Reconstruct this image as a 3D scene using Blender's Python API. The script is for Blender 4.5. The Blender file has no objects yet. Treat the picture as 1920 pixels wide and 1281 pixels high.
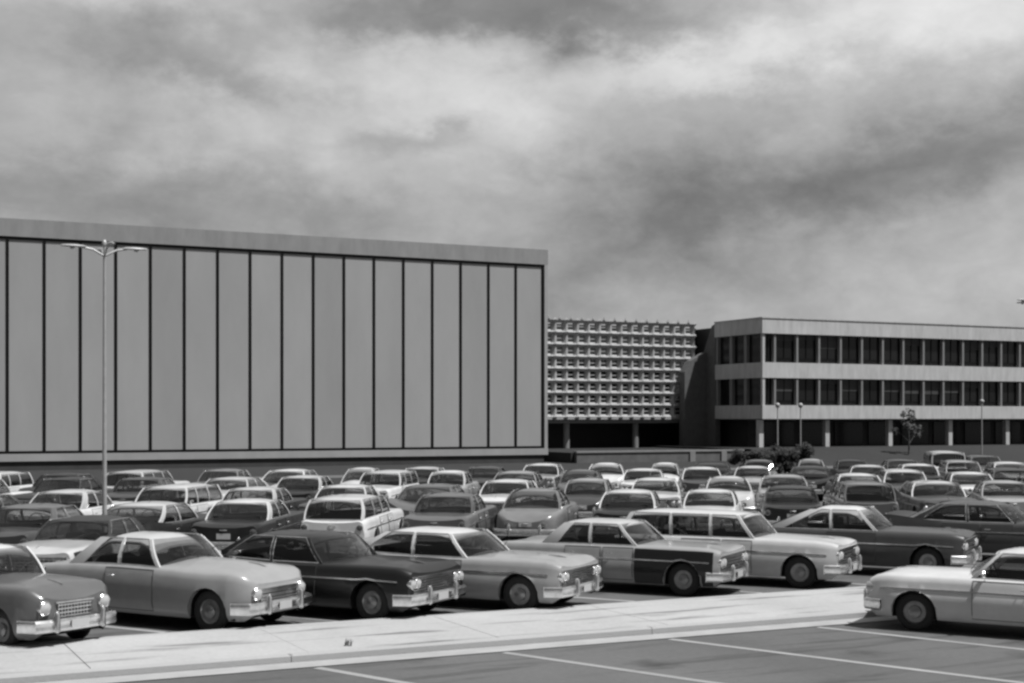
import bpy, math, random
from mathutils import Vector, Matrix
random.seed(7)
S = bpy.context.scene
COL = S.collection
PI = math.pi

# ------------------------------------------------------------------ camera
FPX = 2650.0          # focal length in pixels of the 1920 px wide photograph
CAMZ = 3.5
HORIZON = 783.0
cam_data = bpy.data.cameras.new("camera")
cam = bpy.data.objects.new("camera", cam_data)
COL.objects.link(cam)
cam.location = (0, 0, CAMZ)
cam.rotation_euler = (PI / 2, 0, 0)
cam_data.sensor_width = 36.0
cam_data.lens = 36.0 * FPX / 1920.0
cam_data.shift_y = (HORIZON - 640.5) / 1920.0
cam_data.clip_start = 0.2
cam_data.clip_end = 9000
S.camera = cam
S.render.resolution_x, S.render.resolution_y = 1024, 683
S.view_settings.view_transform = 'Standard'
S.view_settings.look = 'None'
S.view_settings.exposure = 0.0
S.view_settings.gamma = 1.0
S.view_settings.use_curve_mapping = False
S.cycles.pixel_filter_type = 'BLACKMAN_HARRIS'
S.cycles.filter_width = 2.6       # the soft old lens

# ------------------------------------------------------------------ sun
SUN_AZ, SUN_EL = math.radians(116), math.radians(63)
sd = Vector((math.sin(SUN_AZ) * math.cos(SUN_EL), math.cos(SUN_AZ) * math.cos(SUN_EL), math.sin(SUN_EL)))
sun_data = bpy.data.lights.new("sun", 'SUN')
sun_data.energy = 5.0
sun_data.angle = math.radians(1.2)
sun_data.color = (1.0, 1.0, 1.0)
sun = bpy.data.objects.new("sun", sun_data)
sun.rotation_euler = sd.to_track_quat('Z', 'Y').to_euler()
sun.location = (30, -30, 60)
COL.objects.link(sun)

# ------------------------------------------------------------------ sky (monochrome film: every tone is grey)
W = bpy.data.worlds.new("World"); S.world = W; W.use_nodes = True
nt = W.node_tree; N = nt.nodes; L = nt.links
for n_ in list(N): N.remove(n_)

def mth(op, a, b=None, clamp=False):
    m = N.new('ShaderNodeMath'); m.operation = op; m.use_clamp = clamp
    for i, v in enumerate((a, b)):
        if v is None: continue
        if isinstance(v, (int, float)): m.inputs[i].default_value = v
        else: L.new(v, m.inputs[i])
    return m.outputs[0]

tc = N.new('ShaderNodeTexCoord')
def noise(scale, zst, detail=6, rough=.55, off=(0, 0, 0), dist=0.0):
    mp = N.new('ShaderNodeMapping'); mp.inputs['Scale'].default_value = (1, 1, zst)
    mp.inputs['Location'].default_value = off
    L.new(tc.outputs['Generated'], mp.inputs['Vector'])
    nz = N.new('ShaderNodeTexNoise'); nz.inputs['Scale'].default_value = scale
    nz.inputs['Detail'].default_value = detail; nz.inputs['Roughness'].default_value = rough
    nz.inputs['Distortion'].default_value = dist
    L.new(mp.outputs[0], nz.inputs['Vector'])
    return nz.outputs['Fac']
sep = N.new('ShaderNodeSeparateXYZ'); L.new(tc.outputs['Generated'], sep.inputs[0])
az = mth('ARCTAN2', sep.outputs['X'], sep.outputs['Y'])
el = mth('ARCSINE', sep.outputs['Z'])
n1 = noise(11, 1.6, 9, .62, (3, 1, 0), .0)
n2 = noise(11, 1.6, 9, .62, (11, 7, 5), .0)
n3 = noise(5.0, 1.5, 10, .60, (1.3, 4.2, 2.0), .15)
n4 = noise(22, 2.0, 6, .6, (5.3, 2.2, 9.0), .6)
azd = mth('ADD', az, mth('MULTIPLY', mth('SUBTRACT', n1, .5), .17))
eld = mth('ADD', el, mth('MULTIPLY', mth('SUBTRACT', n2, .5), .10))
# the cloud banks over the lot: azimuth, elevation, half sizes (radians), tilt, tone
def blob(u0, v0, su, sv, tilt, amp, hard=1.0):
    c, s = math.cos(tilt), math.sin(tilt)
    du = mth('SUBTRACT', azd, u0); dv = mth('SUBTRACT', eld, v0)
    a = mth('ADD', mth('MULTIPLY', du, c / su), mth('MULTIPLY', dv, s / su))
    b = mth('ADD', mth('MULTIPLY', du, -s / sv), mth('MULTIPLY', dv, c / sv))
    q = mth('ADD', mth('MULTIPLY', a, a), mth('MULTIPLY', b, b))
    if hard != 1.0: q = mth('POWER', q, hard)
    return mth('MULTIPLY', mth('EXPONENT', mth('MULTIPLY', q, -1.0)), amp)
BLOBS = [
    (-0.28, 0.285, 0.09, 0.020, 0.05, .08, 1.3),
    (-0.36, 0.20, 0.08, 0.06, 0.0, .02, 1.0),
    (-0.26, 0.245, 0.055, 0.02, 0.1, -.04, 1.0),
    (0.00, 0.275, 0.14, 0.020, -.04, -.13, 1.7),
    (-0.06, 0.222, 0.10, 0.036, -.25, .11, 1.4),
    (-0.17, 0.190, 0.11, 0.030, -.2, .07, 1.2),
    (-0.20, 0.232, 0.06, 0.010, -.1, -.06, 1.0),
    (-0.075, 0.192, 0.045, 0.012, .1, -.07, 1.2),
    (-0.30, 0.145, 0.15, 0.028, .12, -.09, 1.2),
    (0.30, 0.270, 0.17, 0.042, .05, .15, 1.4),
    (0.12, 0.238, 0.10, 0.016, .10, .09, 1.2),
    (0.14, 0.170, 0.16, 0.022, .12, -.06, 1.2),
    (0.115, 0.140, 0.075, 0.026, .25, -.10, 1.2),
    (0.29, 0.172, 0.13, 0.024, .2, -.10, 1.3),
    (0.06, 0.100, 0.10, 0.034, 0.0, -.06, 1.0),
    (0.34, 0.095, 0.12, 0.030, 0.0, .03, 1.0),
    (-0.12, 0.135, 0.05, 0.018, 0.0, -.05, 1.0),
]
val = None
for b_ in BLOBS:
    b_ = list(b_); b_[5] *= 1.3
    o_ = blob(*b_)
    val = o_ if val is None else mth('ADD', val, o_)
bil = noise(12, 1.3, 7, .55, (2.2, 8.1, 4.4), .0)
billow = mth('SUBTRACT', mth('MULTIPLY', mth('ABSOLUTE', mth('SUBTRACT', bil, .5)), 2.0), .16)
bil2 = noise(5, 1.3, 5, .5, (6.2, 1.1, 3.4), .0)
puff = mth('MULTIPLY', billow, mth('MULTIPLY', mth('SUBTRACT', bil2, .36), 3.0, True))
tex = mth('ADD', mth('MULTIPLY', mth('SUBTRACT', n3, .5), .30), mth('MULTIPLY', mth('SUBTRACT', n4, .5), .12))
val = mth('ADD', mth('ADD', mth('ADD', val, .69), tex), mth('MULTIPLY', puff, .26))
val = mth('MAXIMUM', mth('MINIMUM', val, .93), .35)
# unseen sky behind-left of camera dimmed: added shade for car sides and end walls
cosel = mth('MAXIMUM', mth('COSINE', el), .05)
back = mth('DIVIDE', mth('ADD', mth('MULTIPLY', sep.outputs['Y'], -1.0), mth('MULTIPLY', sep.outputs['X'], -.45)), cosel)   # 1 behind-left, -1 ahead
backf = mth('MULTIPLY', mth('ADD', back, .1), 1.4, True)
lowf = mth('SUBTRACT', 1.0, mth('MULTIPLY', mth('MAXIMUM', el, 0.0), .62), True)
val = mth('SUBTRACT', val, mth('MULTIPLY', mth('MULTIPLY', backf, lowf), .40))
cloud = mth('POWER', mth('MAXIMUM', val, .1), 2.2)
sky = N.new('ShaderNodeTexSky'); sky.sky_type = 'NISHITA'; sky.sun_disc = False
sky.sun_elevation = SUN_EL; sky.sun_rotation = SUN_AZ
bw = N.new('ShaderNodeRGBToBW'); L.new(sky.outputs[0], bw.inputs[0])
skyv = mth('MULTIPLY', bw.outputs[0], .08)
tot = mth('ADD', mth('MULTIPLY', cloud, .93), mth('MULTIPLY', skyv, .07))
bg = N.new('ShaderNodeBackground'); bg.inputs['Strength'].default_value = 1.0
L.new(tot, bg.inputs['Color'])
wo = N.new('ShaderNodeOutputWorld'); L.new(bg.outputs[0], wo.inputs['Surface'])

# ------------------------------------------------------------------ lot axes: r runs along the rows, n across them
RA = math.radians(64)
RV = Vector((math.sin(RA), math.cos(RA), 0)); NV = Vector((-math.cos(RA), math.sin(RA), 0))
ROWROT = PI / 2 - RA
def rn(r, n, z=0.0):
    p = RV * r + NV * n; return Vector((p.x, p.y, z))

# ------------------------------------------------------------------ materials
MATS = {}
def mat(name, v, rough=.6, metal=0.0, var=0.0, scale=4.0, coat=0.0, bump=0.0, bscale=60.0, spec=.5, stretch=(1, 1, 1), coords='Object'):
    if name in MATS: return MATS[name]
    m = bpy.data.materials.new(name); m.use_nodes = True
    t = m.node_tree; p = t.nodes['Principled BSDF']
    p.inputs['Base Color'].default_value = (v, v, v, 1)
    p.inputs['Roughness'].default_value = rough
    p.inputs['Metallic'].default_value = metal
    p.inputs['Specular IOR Level'].default_value = spec
    if coat: p.inputs['Coat Weight'].default_value = coat; p.inputs['Coat Roughness'].default_value = .08
    c = t.nodes.new('ShaderNodeTexCoord'); mp = t.nodes.new('ShaderNodeMapping')
    mp.inputs['Scale'].default_value = stretch
    t.links.new(c.outputs[coords], mp.inputs[0])
    if var:
        nz = t.nodes.new('ShaderNodeTexNoise'); nz.inputs['Scale'].default_value = scale
        nz.inputs['Detail'].default_value = 8; nz.inputs['Roughness'].default_value = .62
        t.links.new(mp.outputs[0], nz.inputs['Vector'])
        rp = t.nodes.new('ShaderNodeMapRange')
        rp.inputs['From Min'].default_value = .3; rp.inputs['From Max'].default_value = .7
        rp.inputs['To Min'].default_value = v * (1 - var); rp.inputs['To Max'].default_value = v * (1 + var)
        t.links.new(nz.outputs['Fac'], rp.inputs['Value'])
        t.links.new(rp.outputs[0], p.inputs['Base Color'])
    if bump:
        nb = t.nodes.new('ShaderNodeTexNoise'); nb.inputs['Scale'].default_value = bscale
        nb.inputs['Detail'].default_value = 4
        t.links.new(mp.outputs[0], nb.inputs['Vector'])
        bp = t.nodes.new('ShaderNodeBump'); bp.inputs['Strength'].default_value = bump; bp.inputs['Distance'].default_value = .03
        t.links.new(nb.outputs['Fac'], bp.inputs['Height']); t.links.new(bp.outputs[0], p.inputs['Normal'])
    MATS[name] = m
    return m
PAINT = {'white': .62, 'cream': .50, 'light grey': .30, 'grey': .17, 'mid grey': .10, 'dark grey': .05, 'black': .009}
def paint(tone):
    return mat('paint_' + tone.replace(' ', '_'), PAINT[tone], .36, 0, .10, 2.2, coat=.7 if PAINT[tone] > .08 else .25)
CHROME = mat('chrome', .78, .24, 1.0, .2, 9)
TYRE = mat('tyre_rubber', .025, .85)
DARK = mat('dark_underside', .02, .9)
TRIMD = mat('black_recess', .025, .5)
SEAT = mat('seat_cloth', .045, .8)
LENS = mat('headlight_lens', .42, .55, 0, 0, 1)
TAIL = mat('tail_lens', .07, .15, coat=1)
PLATE = mat('plate_tin', .45, .5)
SOFT = mat('soft_top_fabric', .04, .85, 0, .2, 30)
def glass_mat():
    m = bpy.data.materials.new('window_glass'); m.use_nodes = True; t = m.node_tree
    for x in list(t.nodes): t.nodes.remove(x)
    g = t.nodes.new('ShaderNodeBsdfGlossy'); g.inputs['Roughness'].default_value = .06
    tr = t.nodes.new('ShaderNodeBsdfTransparent'); tr.inputs[0].default_value = (.5, .5, .5, 1)
    ge = t.nodes.new('ShaderNodeNewGeometry'); dt = t.nodes.new('ShaderNodeVectorMath'); dt.operation = 'DOT_PRODUCT'
    t.links.new(ge.outputs['Normal'], dt.inputs[0]); t.links.new(ge.outputs['Incoming'], dt.inputs[1])
    def m3(op, a, b=None):
        k = t.nodes.new('ShaderNodeMath'); k.operation = op
        for i, x in enumerate((a, b)):
            if x is None: continue
            if isinstance(x, (int, float)): k.inputs[i].default_value = x
            else: t.links.new(x, k.inputs[i])
        return k.outputs[0]
    fres = m3('ADD', m3('MULTIPLY', m3('POWER', m3('SUBTRACT', 1.0, m3('ABSOLUTE', dt.outputs['Value'])), 4.0), .85), .07)
    mx = t.nodes.new('ShaderNodeMixShader'); o = t.nodes.new('ShaderNodeOutputMaterial')
    t.links.new(fres, mx.inputs[0]); t.links.new(tr.outputs[0], mx.inputs[1]); t.links.new(g.outputs[0], mx.inputs[2])
    t.links.new(mx.outputs[0], o.inputs[0]); return m
GLASS = glass_mat()

# ------------------------------------------------------------------ mesh helpers
class MB:
    def __init__(s): s.v = []; s.f = []; s.m = []
    def add(s, vs, fs, mi=0):
        b = len(s.v); s.v += [tuple(x) for x in vs]
        for f in fs: s.f.append([i + b for i in f]); s.m.append(mi)
    def box(s, a, b, mi=0):
        x0, y0, z0 = a; x1, y1, z1 = b
        s.add([(x0, y0, z0), (x1, y0, z0), (x1, y1, z0), (x0, y1, z0), (x0, y0, z1), (x1, y0, z1), (x1, y1, z1), (x0, y1, z1)],
              [(0, 3, 2, 1), (4, 5, 6, 7), (0, 1, 5, 4), (1, 2, 6, 5), (2, 3, 7, 6), (3, 0, 4, 7)], mi)
    def tube(s, pts, rad, n=8, mi=0, cap=True):
        pts = [Vector(p) for p in pts]
        rads = rad if isinstance(rad, (list, tuple)) else [rad] * len(pts)
        rings = []
        for i, p in enumerate(pts):
            d = (pts[min(i + 1, len(pts) - 1)] - pts[max(i - 1, 0)]).normalized()
            u = d.cross(Vector((0, 0, 1)) if abs(d.z) < .95 else Vector((1, 0, 0))).normalized(); w = u.cross(d)
            rings.append([p + (u * math.cos(2 * PI * k / n) + w * math.sin(2 * PI * k / n)) * rads[i] for k in range(n)])
        vs = [q for r_ in rings for q in r_]; fs = []
        for i in range(len(pts) - 1):
            for k in range(n):
                a, b = i * n + k, i * n + (k + 1) % n
                fs.append((a, b, b + n, a + n))
        if cap: fs.append(tuple(range(n - 1, -1, -1))); fs.append(tuple(range((len(pts) - 1) * n, len(pts) * n)))
        s.add(vs, fs, mi)
    def grid(s, P, mi=0, flip=False):
        r, c = len(P), len(P[0]); vs = [q for row in P for q in row]; fs = []
        for i in range(r - 1):
            for j in range(c - 1):
                q = (i * c + j, i * c + j + 1, (i + 1) * c + j + 1, (i + 1) * c + j)
                fs.append(q[::-1] if flip else q)
        s.add(vs, fs, mi)
    def lathe(s, prof, axis_o, n=20, mi=0, axis='y', sgn=1):
        # prof: (offset along axis, radius)
        vs = []; fs = []; ox, oy, oz = axis_o
        for (a, r_) in prof:
            for k in range(n):
                c, q = math.cos(2 * PI * k / n) * r_, math.sin(2 * PI * k / n) * r_
                if axis == 'y': vs.append((ox + c, oy + a * sgn, oz + q))
                elif axis == 'x': vs.append((ox + a * sgn, oy + c, oz + q))
                else: vs.append((ox + c, oy + q, oz + a * sgn))
        for i in range(len(prof) - 1):
            for k in range(n):
                a, b = i * n + k, i * n + (k + 1) % n
                fs.append((a, b, b + n, a + n))
        s.add(vs, fs, mi)
    def build(s, name, mats, parent=None, smooth=None):
        me = bpy.data.meshes.new(name)
        me.from_pydata(s.v, [], s.f); me.update()
        if not isinstance(mats, (list, tuple)): mats = [mats]
        for m in mats: me.materials.append(m)
        me.polygons.foreach_set('material_index', s.m)
        if smooth is not None:
            me.polygons.foreach_set('use_smooth', [True] * len(me.polygons))
            me.set_sharp_from_angle(angle=math.radians(smooth))
        me.update()
        o = bpy.data.objects.new(name, me); COL.objects.link(o)
        if parent is not None: o.parent = parent
        return o
def empty(name, loc=(0, 0, 0), rz=0.0):
    o = bpy.data.objects.new(name, None); o.empty_display_size = .3
    o.location = loc; o.rotation_euler = (0, 0, rz); COL.objects.link(o); return o
def tag(o, label=None, cat=None, group=None, kind=None):
    if label: o['label'] = label
    if cat: o['category'] = cat
    if group: o['group'] = group
    if kind: o['kind'] = kind
    return o
def recalc(o):
    import bmesh
    bm = bmesh.new(); bm.from_mesh(o.data); bmesh.ops.remove_doubles(bm, verts=bm.verts, dist=1e-5)
    bmesh.ops.recalc_face_normals(bm, faces=bm.faces); bm.to_mesh(o.data); bm.free(); return o

# ------------------------------------------------------------------ ground
def surf_mat(name, v, var, sc, detail_v=.12, rough=.9, crack=0.0, stain=0.0, oil=0.0, coords='Object'):
    m = bpy.data.materials.new(name); m.use_nodes = True; t = m.node_tree; p = t.nodes['Principled BSDF']
    p.inputs['Roughness'].default_value = rough; p.inputs['Specular IOR Level'].default_value = .25
    c = t.nodes.new('ShaderNodeTexCoord')
    def nz(scale, det, rg=.6, st=(1, 1, 1), dist=0):
        m0 = t.nodes.new('ShaderNodeMapping'); m0.inputs['Rotation'].default_value = (0, 0, -ROWROT)
        mp = t.nodes.new('ShaderNodeMapping'); mp.inputs['Scale'].default_value = st
        t.links.new(c.outputs[coords], m0.inputs[0]); t.links.new(m0.outputs[0], mp.inputs[0])
        n = t.nodes.new('ShaderNodeTexNoise'); n.inputs['Scale'].default_value = scale; n.inputs['Detail'].default_value = det
        n.inputs['Roughness'].default_value = rg; n.inputs['Distortion'].default_value = dist
        t.links.new(mp.outputs[0], n.inputs['Vector']); return n.outputs['Fac']
    def ma(op, a, b, cl=False):
        k = t.nodes.new('ShaderNodeMath'); k.operation = op; k.use_clamp = cl
        for i, x in enumerate((a, b)):
            if isinstance(x, (int, float)): k.inputs[i].default_value = x
            else: t.links.new(x, k.inputs[i])
        return k.outputs[0]
    big = ma('MULTIPLY', ma('SUBTRACT', nz(sc, 6, .6, (1, .4, 1)), .5), var * 3.2)
    fine = ma('MULTIPLY', ma('SUBTRACT', nz(sc * 40, 5, .7), .5), detail_v * 3)
    f = ma('ADD', ma('ADD', big, fine), 1.0)
    if stain:
        s1 = ma('MULTIPLY', ma('SUBTRACT', nz(1.1, 5, .55, (.28, 2.2, 1), .3), .54, ), 9.0, True)
        f = ma('MULTIPLY', f, ma('SUBTRACT', 1.0, ma('MULTIPLY', s1, stain)))
    if oil:
        vo = t.nodes.new('ShaderNodeTexVoronoi'); vo.inputs['Scale'].default_value = .55
        t.links.new(c.outputs[coords], vo.inputs['Vector'])
        k = ma('MULTIPLY', ma('SUBTRACT', .42, ma('ADD', vo.outputs['Distance'], ma('MULTIPLY', nz(3, 4, .6), .35))), 5.0, True)
        f = ma('MULTIPLY', f, ma('SUBTRACT', 1.0, ma('MULTIPLY', k, oil)))
    if crack:
        vo = t.nodes.new('ShaderNodeTexVoronoi'); vo.feature = 'DISTANCE_TO_EDGE'; vo.inputs['Scale'].default_value = .22
        t.links.new(c.outputs[coords], vo.inputs['Vector'])
        k = ma('SUBTRACT', 1.0, ma('MULTIPLY', vo.outputs['Distance'], 60.0, True), True)
        f = ma('MULTIPLY', f, ma('SUBTRACT', 1.0, ma('MULTIPLY', k, crack)))
    t.links.new(ma('MULTIPLY', f, v), p.inputs['Base Color'])
    bp = t.nodes.new('ShaderNodeBump'); bp.inputs['Strength'].default_value = .5; bp.inputs['Distance'].default_value = .012
    t.links.new(nz(sc * 60, 4, .7), bp.inputs['Height']); t.links.new(bp.outputs[0], p.inputs['Normal'])
    return m
GRASS = surf_mat('dry_grass', .034, .16, .12, .25)
ASPH = surf_mat('worn_asphalt', .112, .26, .22, .14, crack=.0, stain=.30, oil=.45)
CONC = surf_mat('pale_concrete', .39, .17, .35, .14, stain=.55)
KERBM = surf_mat('kerb_concrete', .37, .06, .6, .06)
GRAVEL = surf_mat('tan_path', .12, .1, .4, .1)

def quad_rn(name, r0, r1, n0, n1, z, m, kind='structure', hole=None):
    b = MB(); b.add([rn(r0, n0, z), rn(r1, n0, z), rn(r1, n1, z), rn(r0, n1, z)], [(0, 1, 2, 3)])
    o = b.build(name, m); o['kind'] = kind; return o
b = MB(); b.add([(-4000, -600, 0), (4000, -600, 0), (4000, 7000, 0), (-4000, 7000, 0)], [(0, 1, 2, 3)])
b.build('ground', GRASS)['kind'] = 'structure'
quad_rn('parking_lot', -70, 150, -40, 60.5, .004, ASPH)

# raised concrete strip between two bays, with its kerbs
def slab_rn(name, r0, r1, n0, n1, z0, z1, m, bev=0.0):
    b = MB()
    c = [(r0, n0), (r1, n0), (r1, n1), (r0, n1)]
    if bev:
        lo = [rn(r, n, z0) for r, n in c]; mi = [rn(r, n, z1 - bev) for r, n in c]
        ci = [(r0 + bev, n0 + bev), (r1 - bev, n0 + bev), (r1 - bev, n1 - bev), (r0 + bev, n1 - bev)]
        hi = [rn(r, n, z1) for r, n in ci]
        b.add(lo + mi + hi, [(8, 9, 10, 11)] + [(k, (k + 1) % 4, (k + 1) % 4 + 4, k + 4) for k in range(4)] + [(k + 4, (k + 1) % 4 + 4, (k + 1) % 4 + 8, k + 8) for k in range(4)])
    else:
        lo = [rn(r, n, z0) for r, n in c]; hi = [rn(r, n, z1) for r, n in c]
        b.add(lo + hi, [(4, 5, 6, 7)] + [(k, (k + 1) % 4, (k + 1) % 4 + 4, k + 4) for k in range(4)])
    o = b.build(name, m); o['kind'] = 'structure'; return o
for k in range(26):
    slab_rn('concrete_walk', -12 + k * 3.05, -12 + (k + 1) * 3.05 - .008, 19.62, 22.2, 0.0, .115 + .002 * (k % 3), CONC, .006)
for k in range(30):     # kerb stones, front edge
    slab_rn('kerb_stone', -60 + k * 6.0, -60 + (k + 1) * 6.0 - .012, 19.45, 19.61, 0.0, .12, KERBM, .02)
quad_rn('gutter', -60, 120, 18.98, 19.44, .016, mat('gutter_concrete', .34, .8, 0, .12, 2))
slab_rn('kerb_stone', -60, 120, 22.21, 22.37, 0.0, .12, KERBM, .02)

# painted stall lines
LINE = surf_mat('worn_white_paint', .30, .25, 1.3, .25)
b = MB()
def line_on(b, r, n, ang, length, w=.15, z=.009):
    p = rn(r, n, z); d = Vector((math.sin(ang), math.cos(ang), 0)); q = Vector((d.y, -d.x, 0)) * (w / 2)
    b.add([p - q, p + q, p + d * length + q, p + d * length - q], [(0, 3, 2, 1)])
for k in range(-9, 18):
    line_on(b, 12.0 + 2.9 * k, 18.93, math.radians(131), 6.0)
o = b.build('stall_lines', LINE); o['kind'] = 'structure'
b = MB()
for row_n, ang in ((38.2, 188), (38.3, 8), (52.0, 188), (52.1, 8)):
    for k in range(-4, 24):
        line_on(b, 12.0 + 2.8 * k, row_n, math.radians(ang), 5.6)
for k in range(-4, 24): line_on(b, 5.0 + 2.95 * k, 23.1, math.radians(-60), 5.8)
o = b.build('far_stall_lines', LINE); o['kind'] = 'structure'

# weeds and a bent stake on the strip
def tuft(loc, h, label):
    b = MB(); rnd = random.Random(int(h * 1000))
    for k in range(26):
        a = rnd.uniform(0, 2 * PI); ln = h * rnd.uniform(.5, 1); ox, oy = rnd.uniform(-.06, .06), rnd.uniform(-.06, .06)
        t_ = rnd.uniform(.1, .7); wd = .006
        tip = (ox + math.cos(a) * ln * t_, oy + math.sin(a) * ln * t_, ln)
        mid = (ox + math.cos(a) * ln * t_ * .35, oy + math.sin(a) * ln * t_ * .35, ln * .6)
        px, py = -math.sin(a) * wd, math.cos(a) * wd
        b.add([(ox - px, oy - py, 0), (ox + px, oy + py, 0), (mid[0] + px, mid[1] + py, mid[2]), (mid[0] - px, mid[1] - py, mid[2]), tip],
              [(0, 1, 2, 3), (3, 2, 4)])
    o = b.build('weed_tuft', mat('dry_weed', .10, .9)); o.location = loc
    tag(o, label, 'weed')
tuft(rn(7.0, 19.9, .115), .13, 'small dark weed tuft growing in the pale concrete walk')

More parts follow.
